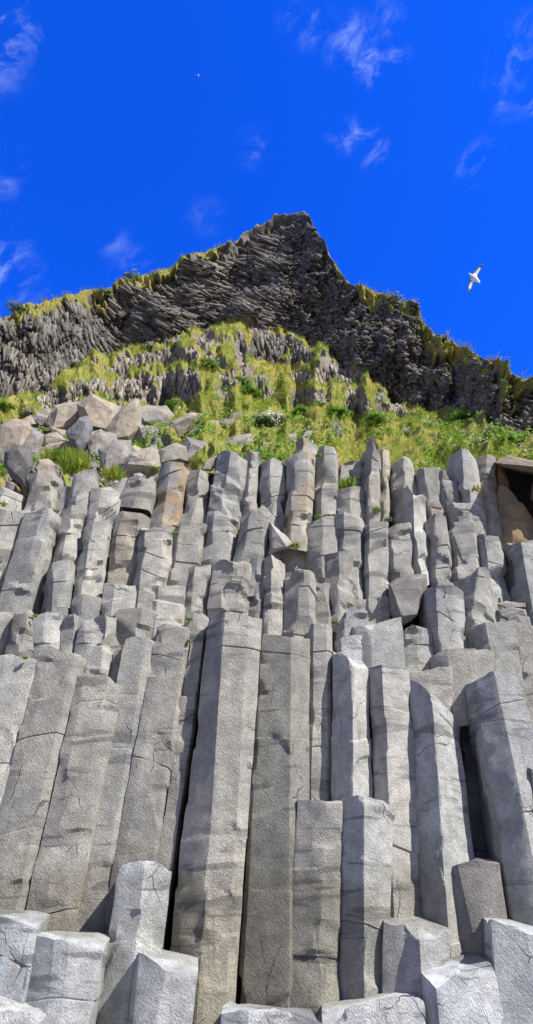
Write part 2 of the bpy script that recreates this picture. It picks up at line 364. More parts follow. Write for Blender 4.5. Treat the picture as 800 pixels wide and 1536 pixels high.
# ------------------------------------------------------------------ basalt columns
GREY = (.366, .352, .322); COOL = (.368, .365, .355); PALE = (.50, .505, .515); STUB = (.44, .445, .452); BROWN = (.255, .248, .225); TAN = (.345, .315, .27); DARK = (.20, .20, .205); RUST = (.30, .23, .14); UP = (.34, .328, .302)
def column(label, tint, Y, yb, pts, bk=0, lich=0., rough=None, name='basalt_column', cat='basalt column', joints=None, group='basalt columns of the cliff'):
    sd = int(abs(pts[0][0] * 7.3 + pts[0][1] * 3.1 + Y * 11)) + 5
    lr = np.random.default_rng(sd)
    DK = 1.3 if Y < 9.8 else (1. if Y < 10.2 else 1.1)
    if rough is None: rough = 1. if Y < 10.2 else 1.3
    Y = fY(Y)
    if rough > 1: rough *= 1.0
    tv = lr.uniform(.8, 1.12); wv = lr.normal(-.004, .012); tint = (tint[0] * tv * (1 + wv), tint[1] * tv * 1.012, tint[2] * tv * (1 - wv))
    mx = sum(p[0] for p in pts) / len(pts); my = sum(p[1] for p in pts) / len(pts)
    s = mpp(mx, my, Y)
    T = [at(x, y, Y - d * s * DK) for x, y, d, xb in pts]; db = [pts[0][2]]
    for p0, p1 in zip(pts, pts[1:]): db.append(db[-1] + (p1[2] - p0[2]) * min(1.6, max(.6, (p1[3] - p0[3]) / max(1e-3, p1[0] - p0[0]))))
    dm = max(db) - max(p[2] for p in pts); db = [q - dm * .35 for q in db]
    B = [at(p[3], yb, Y - q * s * DK) for p, q in zip(pts, db)]
    T = np.array(T); B = np.array(B)
    ax = (B - T); ax /= np.linalg.norm(ax, axis=1)[:, None]; B = B + ax * .35
    w = T[-1, 0] - T[0, 0]; th = max(.7 * w, .35)
    zb = T[:, 2].max() + bk * s
    fl_ = .07 if Y > 9.87 else -.06
    def back(A, z):
        r = A[-1] + np.array([fl_ * w, th, 0]); l = A[0] + np.array([-fl_ * w, th, 0])
        r[2], l[2] = z; return np.vstack([A, r, l])
    zm = T[:, 2].max()
    T = back(T, (.6 * T[-1, 2] + .4 * zm + bk * s, .6 * T[0, 2] + .4 * zm + bk * s)); B = back(B, (B[:, 2].mean(),) * 2)
    n = len(T); ut = []; seg = []; corner = []
    step = .042 if Y < 10.2 else .05
    for i in range(n):
        j = (i + 1) % n; ln = np.linalg.norm((T[j] - T[i])[:2])
        m = 2 if i == n - 2 else max(3, min(16, int(ln / step)))
        if i >= n - 3: m = 3
        for q in range(m):
            u = q / m; u = u - .75 / (2 * math.pi) * math.sin(2 * math.pi * u)
            ut.append(u); seg.append(i); corner.append(1. if q == 0 else 0.)
    ut = np.array(ut)[:, None]; seg = np.array(seg); nx = (seg + 1) % n; corner = np.array(corner)
    RT = T[seg] * (1 - ut) + T[nx] * ut; RB = B[seg] * (1 - ut) + B[nx] * ut
    e = (T[nx] - T[seg])[:, :2]; nrm = np.stack([e[:, 1], -e[:, 0]], -1); nrm /= np.linalg.norm(nrm, axis=1)[:, None] + 1e-9
    c = corner > 0; prev = np.roll(nrm, 1, 0); nrm[c] = nrm[c] + prev[c]; nrm /= np.linalg.norm(nrm, axis=1)[:, None]
    cw = np.maximum(corner, .45 * np.maximum(np.roll(corner, 1), np.roll(corner, -1)))
    mx_ = (T[0, 0] + T[-3, 0]) / 2
    Hh = float(np.mean(RT[:, 2] - RB[:, 2])); K = max(6, int(Hh / step)); t = list(np.linspace(0, 1, K))
    if joints is None:
        joints = []; z = lr.uniform(.25, 1.6) if Y < 10.12 else lr.uniform(.15, .7)
        while z < Hh - .2: joints.append(1 - z / Hh); z += lr.uniform(.6, 2.6) if Y < 10.12 else lr.uniform(.3, 1.2)
    jr = []
    for j in joints: jr += [j - .016 / Hh, j, j + .016 / Hh]
    t = [q for q in t if all(abs(q - j) > .03 / Hh for j in joints)] + jr
    t = np.array(sorted(q for q in t if 0 <= q <= 1)); K = len(t)
    V = RB[None] * (1 - t[:, None, None]) + RT[None] * t[:, None, None]
    N3 = np.zeros_like(V); N3[..., :2] = nrm[None]
    tl = lr.normal(0, .3 if Y > 10.12 else .16); sl = vn(V[:, :, :], 1.3, sd) * .06 + (V[..., 0] - mx_) * tl; dep = (1 - t)[:, None] * Hh
    d = fbm(V, .8, sd + 1, 2) * .016 * rough + vn(V, 3.3, sd + 2) * .008 * rough + vn(V, 9, sd + 3) * .005 * rough
    d += fbm(V * np.array([1., 1., .07]), 6.5, sd + 14, 2) * .007
    d -= cw[None] * np.clip(vn(V, 2.6, sd + 4) + .2, 0, 1) * .008 * rough
    d += .012
    segi = np.zeros(K, int)
    for j in joints: segi += (t > j)
    up2 = Y > 10.12
    sh = lr.normal(0, .009 if up2 else .004, (segi.max() + 1, 3)); sh[:, 2] = 0
    V = V + sh[segi][:, None]
    d += lr.normal(0, .007 if up2 else .004, segi.max() + 1)[segi][:, None]
    for j in joints:
        gd = lr.uniform(.004, .026) if up2 else lr.uniform(.002, .02)
        d -= np.where(np.abs(t - j) < 1e-6, gd, 0)[:, None] * (.35 + .65 * sst(-.3, .4, vn(V, 2.2, sd + 9)))
    chip = sst(.34, .0, dep) * np.clip(fbm(V, 2.4, sd + 6, 2) + .02, 0, 1) * .03 * rough
    d -= np.minimum(chip, .25 * w)
    V = V + N3 * d[..., None]
    V[..., 2] += sl * sst(0, .35, dep) + (fbm(V, 2.6, sd + 7, 3) * .05 * rough) * sst(.3, 0, dep)
    # broken-off chips: planes that cut the arrises, the faces and the head
    vis = np.where(seg < n - 2)[0]; flat = V.reshape(-1, 3)
    def cut(r0, j, lo, hi, zr, lat, rad):
        p0 = V[r0, j] - N3[r0, j] * lr.uniform(lo, hi)
        nn = N3[r0, j] + np.array([lr.normal(0, lat), lr.normal(0, lat), lr.uniform(*zr)]); nn /= np.linalg.norm(nn)
        q = flat - p0; dd = q @ nn; rr = np.linalg.norm(q, axis=1)
        dd = dd + vn(flat, 6, sd + 12) * .006
        k_ = np.clip(dd, 0, .032 if Y < 10.12 else .07) * sst(rad, rad * .9, rr)
        flat[:] = flat - nn * k_[:, None]
    big_ = 1. if Y > 10.12 else .55
    cj_ = np.array([q for q in np.where(corner > 0)[0] if seg[q] < n - 2])
    for _ in range(int(Hh * (4.6 if Y > 10.12 else 3.2) * big_)):
        cut(lr.integers(1, K), lr.choice(cj_) if lr.random() < .85 else lr.choice(vis), .004, .014 if Y < 10.12 else .035, (-.22, .3), .3, lr.uniform(.2, .6))
    for _ in range(2 if w > .4 else 0):
        cut(K - 1, lr.choice(cj_), .02, .05, (.9, 3.2), .4, lr.uniform(.2, .45))
    rim = V[-1]; ctr = rim.mean(0); m = len(seg)
    parts = [V.reshape(-1, 3)]; off = K * m
    for q in (.8, .55, .3):
        r = ctr + (rim - ctr) * q; r[:, 2] += fbm(r, 3., sd + 8, 3) * .04 * rough * (1.2 - q); parts.append(r)
    parts.append(ctr[None] + [[0, 0, .02]])
    A = np.concatenate(parts); nr_ = K + 3
    a = np.arange(nr_ * m).reshape(nr_, m); b = np.roll(a, -1, 1)
    quads = np.stack([a[:-1], b[:-1], b[1:], a[1:]], -1).reshape(-1, 4)
    tri = np.stack([a[-1], b[-1], np.full(m, nr_ * m)], -1)
    o = A.mean(0); o[2] = A[:, 2].min()
    me = mesh_from(name, A, [quads, tri], M_rock, True, o)
    cid = np.full(len(A), -1); cj = np.where(corner > 0)[0]
    cid[(np.arange(K)[:, None] * m + cj[None]).ravel()] = np.tile(cj, K)
    rid = np.zeros(len(A), bool); rid[(K - 1) * m:K * m] = True
    ev = np.empty(len(me.edges) * 2, np.int32); me.edges.foreach_get('vertices', ev); ev = ev.reshape(-1, 2)
    shp = ((cid[ev[:, 0]] == cid[ev[:, 1]]) & (cid[ev[:, 0]] >= 0)) | (rid[ev[:, 0]] & rid[ev[:, 1]])
    me.set_sharp_from_angle(angle=R(20)); was = np.zeros(len(me.edges), bool); me.edges.foreach_get('use_edge_sharp', was)
    me.edges.foreach_set('use_edge_sharp', shp | was)
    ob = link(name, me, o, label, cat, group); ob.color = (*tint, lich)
    return ob

# (label, tint, distance, lower y, front profile [(x top, y top, forward px, x low)], options)
COLS = [
 # front stubs along the bottom edge
 ('pale rounded stub in the bottom left corner, lowest of the left stubs', PALE, 7.6, 1620, [(-60,1500,0,-80),(5,1504,8,-5),(45,1519,8,40),(72,1545,0,68)], dict(bk=8)),
 ('pale stub cut by the left edge above the corner stub, with a notched top', PALE, 8.4, 1545, [(-40,1366,-10,-80),(9,1379,8,-16),(56,1397,6,26)], dict(bk=6)),
 ('wide pale stub with a horizontal crack low on its face, beside the left edge stub', STUB, 8.4, 1545, [(57,1400,0,27),(82,1404,13,72),(104,1408,17,90),(155,1424,8,136)], dict(bk=4, joints=[.52])),
 ('tall stub with a rounded pointed top and a crack across its middle', STUB, 9.0, 1536, [(181,1298,0,143),(220,1286,14,190),(258,1313,4,232)], dict(joints=[.55])),
 ('short stub with scooped bright rim in front of the round-topped stub', STUB, 8.3, 1550, [(205,1433,-14,191),(210,1428,0,198),(249,1456,15,233),(297,1463,6,287)], dict(bk=4)),
 ('low broken stub with jagged rim at the foot of the black crack', PALE, 7.9, 1610, [(331,1521,-10,330),(352,1518,0,352),(372,1511,8,368),(436,1517,8,440),(482,1538,0,482)], dict(bk=4, rough=1.6)),
 ('low rounded pale stub at the bottom centre with a dark left face', PALE, 7.8, 1610, [(484,1538,-8,478),(518,1518,6,515),(545,1508,10,545),(590,1497,12,590),(637,1508,4,640)], dict(bk=4)),
 ('broad block stub with bright scooped top and dark left face at lower right', STUB, 8.8, 1520, [(577,1381,0,575),(606,1379,10,606),(630,1412,26,635),(675,1394,6,671)], dict(bk=12)),
 ('bright white topped stub at bottom right, in front of the scooped block', PALE, 8.0, 1570, [(637,1460,-4,640),(655,1482,16,664),(695,1458,14,712),(739,1444,6,762)], dict(bk=10)),
 ('pale stub with a sloping white top cut by the right edge near the bottom', PALE, 8.0, 1570, [(733,1384,-18,752),(738,1381,0,757),(790,1402,10,812),(850,1414,4,885)], dict(bk=10)),
 ('leaning stub with smooth dark purplish fracture face at lower right', (.35,.34,.345), 9.0, 1460, [(677,1299,-4,684),(687,1297,7,726),(716,1284,10,746),(748,1294,7,771)], dict(bk=6)),
 # the pair in the middle
 ('left one of the twin shorter columns beside the black crack, grey left face', GREY, 9.35, 1545, [(446,1204,0,433),(488,1198,13,479),(512,1197,8,508)], dict()),
 ('right one of the twin shorter columns, with charcoal left face and bright right face', COOL, 9.3, 1520, [(511,1199,0,508),(546,1193,24,547),(570,1200,19,563),(591,1213,8,576)], dict()),
 # the tall row
 ('tall column cut by the left edge at mid height, pale with a scooped shell mark', GREY, 10.0, 1410, [(-60,978,0,-170),(10,985,5,-95),(57,990,2,-48)], dict()),
 ('tall leaning column with two wavy cracks near its top, second from the left edge', GREY, 9.95, 1410, [(60,972,0,-47),(72,971,3,-28),(114,977,6,12),(124,985,1,24)], dict()),
 ('tall leaning column with a brown square scar at its top, banded by dark damp arcs', GREY, 9.9, 1420, [(116,1015,0,26),(127,1009,5,57),(165,1016,7,88),(184,1029,4,102)], dict(bk=5)),
 ('tall leaning column right of the brown-scarred one, with a thin ribbed strip on its right', GREY, 10.0, 1430, [(189,957,0,99),(221,955,4,141),(233,960,0,152)], dict()),
 ('tall smooth pale column with a rough broken upper third, left of the black slit', GREY, 9.95, 1430, [(236,942,0,152),(246,938,3,166),(280,938,4,210),(285,945,0,216)], dict()),
 ('narrow tall column squeezed against the left side of the long black slit', GREY, 9.95, 1430, [(287,950,0,218),(307,949,5,240)], dict()),
 ('tallest central column with slate left face striped by dark bands and warm right face', GREY, 9.6, 1540, [(315,920,-2,236),(338,917,15,295),(372,924,14,338),(392,931,4,351)], dict(bk=4)),
 ('broad flat olive grey column right of the banded one, ending at the black crack', BROWN, 9.6, 1540, [(389,952,-6,355),(394,950,0,362),(436,950,10,432),(452,951,2,446),(466,953,-6,455)], dict()),
 ('narrow pale column between the olive grey column and the first charcoal-faced one', GREY, 9.85, 1260, [(465,938,0,459),(471,936,6,466),(490,935,7,494),(499,940,-2,499)], dict()),
 ('column with charcoal left face and notched bright top above the twin columns', COOL, 9.65, 1260, [(499,979,-2,499),(508,975,7,508),(530,1000,23,529),(554,1004,8,558)], dict(bk=10)),
 ('column with charcoal left face and a square pale block on its right shoulder', COOL, 9.55, 1420, [(553,1002,0,574),(573,998,19,595),(614,1000,4,636)], dict(bk=4)),
 ('big prominent column with wide charcoal left face and bright tapering right face', COOL, 9.5, 1460, [(612,1023,0,635),(648,1030,28,677),(670,1058,16,712),(688,1082,2,730)], dict(bk=6)),
 ('chipped wedge of column hanging behind the top of the big prominent column', GREY, 9.75, 1110, [(612,1003,0,622),(640,1000,8,646),(676,1000,10,682),(690,1030,0,690)], dict(bk=6, rough=1.5)),
 ('leaning slate column at far right with a black left side beside the deep dark gap', COOL, 8.9, 1420, [(700,1024,-20,768),(711,1018,0,779),(741,1007,13,829),(775,1012,2,884)], dict(bk=6)),
 ('tall pale column cut by the right edge behind the leaning slate column', GREY, 10.0, 1300, [(777,936,0,814),(800,936,7,842),(835,940,0,880)], dict()),
 ('pale column with dark left face at its rough top, left of the right edge column', GREY, 9.85, 1300, [(712,938,0,772),(728,932,10,792),(776,930,4,813)], dict(bk=4)),
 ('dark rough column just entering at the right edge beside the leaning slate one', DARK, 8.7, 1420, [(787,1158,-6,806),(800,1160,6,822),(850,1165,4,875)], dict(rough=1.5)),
 ('shadowed column standing deep inside the dark gap at right', DARK, 10.4, 1330, [(676,985,0,712),(705,980,2,745),(745,985,0,785)], dict()),  # dark tint puts the shade of the gap into the colour
 ('lit sloping slab of broken column heads above the dark gap at right', GREY, 9.75, 1050, [(650,985,-4,664),(672,968,8,678),(715,966,12,704),(748,980,6,735)], dict(bk=10, rough=1.5)),
 # heads just above the tall row
 ('block with charcoal left face and cracked bright front above the charcoal-faced columns', COOL, 10.1, 1020, [(528,936,0,532),(557,940,15,558),(603,922,8,607)], dict(bk=6)),
 ('flat fronted pale block with a straight seam right of the cracked bright block', GREY, 10.3, 1020, [(604,938,0,606),(625,939,4,627),(648,942,3,650)], dict()),
 ('greenish grey flat block below the black notch at right', BROWN, 10.35, 1020, [(648,944,0,650),(680,948,4,682),(708,957,0,705)], dict()),
 ('small square pale block with a shaded underside among the column heads', PALE, 10.05, 1000, [(507,956,0,508),(512,951,5,513),(545,952,5,548),(551,958,0,552)], dict(bk=3)),
 ('small head with charcoal left face beside the green tuft at centre', COOL, 10.45, 965, [(507,926,-2,508),(519,914,10,520),(552,917,6,554)], dict(bk=3)),
 ('wide low broken head behind the small charcoal-faced head', UP, 10.9, 955, [(496,910,0,498),(527,900,5,527),(583,893,7,587)], dict(bk=3, rough=1.5)),
 ('stub cut by the left edge above the shell-marked column', UP, 10.4, 1020, [(-40,914,0,-64),(0,917,5,-27),(19,918,0,2)], dict()),
 ('olive stub with a pale rim standing left of the purple-grey stub', BROWN, 10.25, 1020, [(19,921,0,1),(42,920,9,27),(53,925,-2,41)], dict(bk=3)),
 ('purple grey cracked stub right of the olive stub near the left edge', COOL, 10.45, 1020, [(53,922,0,41),(70,918,5,57),(92,920,0,79)], dict()),
 ('smooth grey stub third to the right of the olive stub', GREY, 10.4, 1020, [(92,922,0,79),(112,920,6,99),(118,922,-2,107)], dict()),
 ('stub with white shell fracture above the brown-scarred column', GREY, 10.3, 1020, [(117,930,0,107),(130,927,7,124),(160,928,9,149),(173,930,-2,159)], dict()),
 ('stub split into purple left and tan right halves above the ribbed-strip column', UP, 10.4, 1010, [(173,914,0,161),(212,912,9,202),(238,914,-2,225)], dict()),
 ('small concave head with a green tuft left of the banded central column', GREY, 10.3, 980, [(283,922,0,280),(300,916,5,298),(316,922,0,312)], dict()),
 # next row of heads
 ('short crumbled head at left between two taller stubs, above the white shell fracture', UP, 10.6, 960, [(110,897,0,101),(125,893,6,117),(152,895,-2,141)], dict(rough=1.4)),
 ('flat topped head with ragged front above the purple and tan stub', UP, 10.75, 950, [(155,873,0,147),(172,871,9,164),(205,872,7,197),(219,876,-2,211)], dict()),
 ('head with speckled dark left face and white chipped corner, left of centre', UP, 10.7, 960, [(220,872,-2,215),(238,875,10,231),(277,878,4,269)], dict(bk=4)),
 ('column head with a small black star-shaped hole low on its front', UP, 10.9, 950, [(279,851,-2,269),(292,849,8,283),(318,847,4,309)], dict()),
 ('flat topped head, dark left half and tan right half, above the banded central column', UP, 10.75, 950, [(319,846,-2,311),(344,840,12,337),(372,841,11,365),(377,843,0,370)], dict(bk=4)),
 ('dark narrow head right of the flat topped two-toned head', DARK, 10.95, 940, [(377,843,0,370),(388,838,6,382),(402,842,0,395)], dict()),
 ('lumpy grey head left of the triangular lit boulder foot', UP, 10.7, 945, [(396,838,-2,392),(408,831,8,404),(427,838,0,425)], dict()),
 ('round shouldered head at centre with a pale worn front', UP, 10.55, 950, [(424,863,-2,424),(437,849,9,440),(462,846,11,465),(472,862,0,474)], dict(bk=3)),
 ('short narrow head right of the round shouldered head', UP, 10.8, 945, [(470,868,0,471),(490,864,7,491),(500,870,-2,501)], dict()),
 ('column with dark ribbed left face and pink-stained front, right of the short narrow head', UP, 10.85, 925, [(487,828,-2,492),(507,820,11,507),(522,821,10,522),(533,826,0,533)], dict()),
 ('tall straight grey column with a dark left edge under the spire-topped one', UP, 10.95, 910, [(546,783,-4,545),(553,777,8,551),(578,780,8,580),(582,785,-2,583)], dict()),
 ('clean cut grey column with a cap joint, right of the straight dark-edged column', UP, 11.0, 890, [(582,790,0,583),(590,785,7,592),(614,784,6,617),(618,790,-2,620)], dict(joints=[.80])),
 ('round topped massive column right of the narrow black slot', COOL, 10.35, 975, [(643,881,-4,647),(657,871,12,661),(682,873,12,690),(694,888,-2,697)], dict(bk=3)),
 ('massive column with a broken peaked top right of the round topped one', UP, 10.45, 975, [(698,863,-2,697),(712,849,11,715),(728,849,10,736),(745,895,-2,752)], dict(bk=3)),
 # upper tiers
 ('cracked column cut by the left edge under the dark boulder', UP, 11.2, 915, [(-40,765,0,-95),(10,762,8,-33),(38,768,-2,-4)], dict()),
 ('long broad column with pale left face and shaded right face, upper left', UP, 11.05, 930, [(38,768,-2,-8),(66,762,10,20),(78,764,11,34),(90,774,0,48)], dict(bk=3)),
 ('rough column right of the long broad pale one, broken by a shell scar', UP, 11.3, 915, [(92,770,-2,56),(108,756,9,80),(127,758,2,104)], dict(rough=1.4)),
 ('short stub leaning before the shell-scarred column', UP, 10.85, 945, [(77,839,-4,63),(86,835,9,76),(112,835,9,100),(117,840,-2,104)], dict(bk=3)),
 ('column beneath the small black hole at upper left', UP, 11.1, 915, [(128,790,0,107),(140,786,9,122),(166,783,4,143)], dict()),
 ('smooth faced block overhanging the small black hole at upper left', UP, 11.35, 815, [(137,733,0,123),(152,729,7,140),(189,715,2,171)], dict(bk=3)),
 ('tan ribbed column under the dark triangular hollow', TAN, 11.2, 895, [(174,766,0,157),(180,764,6,164),(208,767,7,188),(224,771,-5,200)], dict()),
 ('block with sloping top over the dark triangular hollow', UP, 11.4, 742, [(189,716,-2,182),(210,711,9,204),(237,712,2,229)], dict(bk=4)),
 ('column with dark ribbed left face and bright notched top, right of the tan ribbed one', GREY, 10.95, 900, [(211,796,-8,196),(219,797,9,208),(248,790,9,236),(264,785,0,246)], dict(bk=4)),
 ('leaning column with an orange lichen head under the boulders', UP, 11.55, 815, [(241,702,-2,216),(258,693,9,237),(278,690,8,259),(284,695,-2,264)], dict(lich=.8)),
 ('leaning column right of the orange headed one, pale chipped crown', UP, 11.6, 815, [(283,706,-2,262),(300,702,9,280),(316,708,-2,302)], dict(bk=3)),
 ('plain column with a small green plant at its upper left corner', UP, 11.15, 900, [(265,791,-2,244),(272,788,5,253),(306,784,5,288)], dict()),
 ('tall grey column with a jagged split lower end below the turf at centre left', UP, 11.45, 795, [(325,677,-2,311),(343,670,9,331),(366,672,8,351),(371,685,-2,356)], dict()),
 ('column under the jagged split, crossed by a purple damp band', UP, 11.25, 875, [(310,769,-2,295),(322,766,7,308),(354,775,6,338),(358,780,-2,343)], dict()),
 ('narrow dark cracked column between two broad grey ones below the turf', UP, 11.6, 800, [(370,681,-2,357),(379,678,6,368),(391,681,-2,380)], dict()),
 ('broad column with a rounded worn head, above the two-toned flat head', UP, 11.0, 865, [(361,792,-4,342),(378,761,10,357),(400,758,9,382),(408,766,-2,391)], dict(bk=4)),
 ('grey column with smooth shoulder left of the tall column with the tan patch', UP, 11.6, 815, [(390,692,-2,383),(406,687,9,402),(429,697,-2,428)], dict()),
 ('tall knobbly column with a tan patch down its front and a darker right side', UP, 11.35, 800, [(431,683,-2,430),(440,660,9,437),(462,656,11,458),(475,668,-3,465)], dict(lich=.55, rough=1.3)),
 ('brown recessed column foot under the tan patched column', TAN, 11.6, 845, [(427,786,0,425),(445,784,4,443),(462,786,0,460)], dict()),
 ('tall column with two horizontal breaks right of the tan patched column', UP, 11.5, 795, [(474,676,-2,469),(486,664,8,480),(504,666,8,504),(508,682,-2,507)], dict(lich=.25, joints=[.3, .62])),
 ('short dark fronted column under the twice broken one', UP, 11.2, 845, [(460,779,-2,458),(485,776,9,483),(506,777,2,504)], dict()),
 ('recessed flat column with a bright broken cap left of the spire', UP, 11.85, 750, [(507,691,0,507),(520,687,4,520),(541,690,0,538)], dict()),
 ('dark split block with a grass tuft on top, left below the spire', UP, 11.4, 805, [(507,735,-2,506),(525,732,7,524),(547,733,-2,547)], dict(rough=1.4)),
 ('rugged column under the dark split block', UP, 11.1, 915, [(505,766,-2,502),(516,769,8,515),(540,776,9,540),(546,785,-2,545)], dict(rough=1.2)),
 ('slender column with a pointed spire top rising into the grass', UP, 11.25, 790, [(547,678,-4,547),(556,655,9,553),(566,668,9,566),(571,690,-3,571)], dict(lich=.15)),
 ('slim tan headed column right beside the spire', TAN, 11.5, 785, [(570,675,-2,571),(577,665,6,578),(586,672,-2,587)], dict(lich=.5)),
 ('round headed column with a dark recess on its left, right of the slim tan one', UP, 11.6, 775, [(589,693,-3,595),(604,681,7,606),(622,688,-2,628)], dict()),
 ('pointed column with a charcoal left face ending in a black notch', COOL, 11.15, 850, [(604,740,-12,609),(611,727,3,615),(619,741,14,622),(636,742,9,640),(640,749,-2,644)], dict(joints=[.16])),
 ('smooth slab faced column leaning left, with a lichen spotted head', UP, 11.45, 795, [(623,701,-2,641),(634,693,9,651),(655,694,8,669),(661,701,-2,673)], dict(lich=.25)),
 ('column with a steeply slanting shoulder right of the smooth slab faced one', UP, 11.5, 775, [(652,698,-2,665),(664,704,9,677),(684,722,8,691),(693,736,-2,697)], dict(rough=1.3)),
 ('pitted column below the smooth slab faced one, right of the black notch', UP, 11.05, 895, [(640,779,-2,642),(650,771,9,655),(668,776,8,677),(673,800,-2,686)], dict()),
 ('cracked column with a black crevice down its left side', UP, 11.2, 885, [(668,760,-4,681),(678,753,9,692),(706,754,8,717),(712,770,-2,724)], dict()),
 ('bold column with a charcoal left face topping the right part of the cliff', COOL, 11.3, 775, [(677,684,-4,690),(689,670,13,697),(706,672,12,717),(717,684,0,726)], dict(bk=3)),
 ('column of stacked broken pieces left of the rust streaked one', UP, 11.5, 805, [(714,685,-2,723),(728,681,5,739),(743,686,0,757)], dict(lich=.35, rough=1.3, joints=[.25, .5, .78])),
 ('rust streaked column bordering the black cave', RUST, 11.6, 915, [(742,691,-2,770),(748,687,4,778),(758,700,-4,792)], dict(lich=.7)),
 ('rounded brown column beneath the black cave at the right edge', (.25,.20,.14), 11.4, 845, [(748,731,-2,758),(762,727,9,775),(786,745,9,806),(802,772,0,826)], dict(lich=.5)),
 ('smooth lilac grey column under an overhanging black crack at right', COOL, 11.1, 920, [(719,806,-2,736),(728,803,7,744),(749,806,7,764),(753,813,-2,768)], dict()),
 ('column with broad charcoal left face and bright right edge under the brown cave column', COOL, 10.85, 920, [(758,812,-6,774),(781,813,17,800),(815,806,6,836)], dict(bk=3)),
 ('column with a tan crown in the upper left, right of the dark boulder', UP, 11.55, 795, [(44,712,-2,25),(58,704,9,41),(83,706,8,68),(88,715,-2,72)], dict(lich=.2)),
 ('low smooth column between the tan crowned one and the ledge topped one', UP, 11.75, 795, [(84,727,0,68),(100,724,5,86),(107,730,0,95)], dict()),
 ('column with a ledge across its head below the small patch of grass', UP, 11.55, 805, [(110,712,-2,90),(122,702,9,104),(143,704,2,125)], dict()),
 ('low broken column under the shadow of the dark boulder at the left edge', UP, 11.6, 795, [(-40,730,0,-66),(5,727,7,-10),(34,742,-2,22)], dict(rough=1.3)),
]
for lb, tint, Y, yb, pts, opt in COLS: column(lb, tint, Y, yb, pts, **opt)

# ------------------------------------------------------------------ boulders
def boulder(label, tint, poly, Y=None, d=None, lich=.2, front=(), name='boulder', grp='broken boulders on the cliff'):
    a = np.array(poly, float); c = a.mean(0); a = c + (a - c) * (1.25 if c[1] < 720 and c[0] < 390 and Y is None else 1.08)
    Y = float(sheet_Y(c[0], a[:, 1].max())) + .05 if Y is None else fY(Y)
    s = mpp(c[0], c[1], Y); ext = min(np.ptp(a[:, 0]), np.ptp(a[:, 1])) * s
    if d is None: d = .36 * ext
    sd = int(c[0] * 3 + c[1]); lr = np.random.default_rng(sd)
    pts = []
    for x, y in a:
        pts.append(at(x, y, Y))
        q = c + (np.array([x, y]) - c) * lr.uniform(.45, .9) ; pts.append(at(q[0], q[1], Y - d * lr.uniform(.45, 1.1)))
        q = c + (np.array([x, y]) - c) * .7; pts.append(at(q[0], q[1] , Y + d * 1.2))
    for x, y, k in front: pts.append(at(x, y, Y - k * s))
    bm = bmesh.new()
    for p in pts: bm.verts.new(p)
    bmesh.ops.convex_hull(bm, input=bm.verts)
    bmesh.ops.delete(bm, geom=[v for v in bm.verts if not v.link_faces], context='VERTS')
    bmesh.ops.triangulate(bm, faces=bm.faces)
    for k in range(4):
        lim = .055
        es = [e for e in bm.edges if e.calc_length() > lim]
        if not es: break
        bmesh.ops.subdivide_edges(bm, edges=es, cuts=1, use_grid_fill=True)
        bmesh.ops.triangulate(bm, faces=[f for f in bm.faces if len(f.verts) > 4])
    bm.normal_update()
    for e in bm.edges:
        if len(e.link_faces) == 2 and e.calc_face_angle(0) > .42: e.smooth = False
    V = np.array([v.co for v in bm.verts]); N = np.array([v.normal for v in bm.verts])
    k = fbm(V, 1.6 / max(ext, .3), sd, 3) * .03 * ext + vn(V, 6, sd) * .012 + vn(V, 16, sd + 2) * .008
    V = V + N * k[:, None]
    bm.verts.ensure_lookup_table()
    o = V.mean(0); o[2] = V[:, 2].min()
    for v, p in zip(bm.verts, V): v.co = p - o
    me = bpy.data.meshes.new(name); bm.to_mesh(me); bm.free(); me.materials.append(M_boulder)
    me.polygons.foreach_set('use_smooth', np.ones(len(me.polygons), bool))
    ob = link(name, me, o, label, 'boulder', grp); ob.color = (*tint, lich)
    return ob
BT = (.33, .29, .235); BG = (.275, .265, .245)
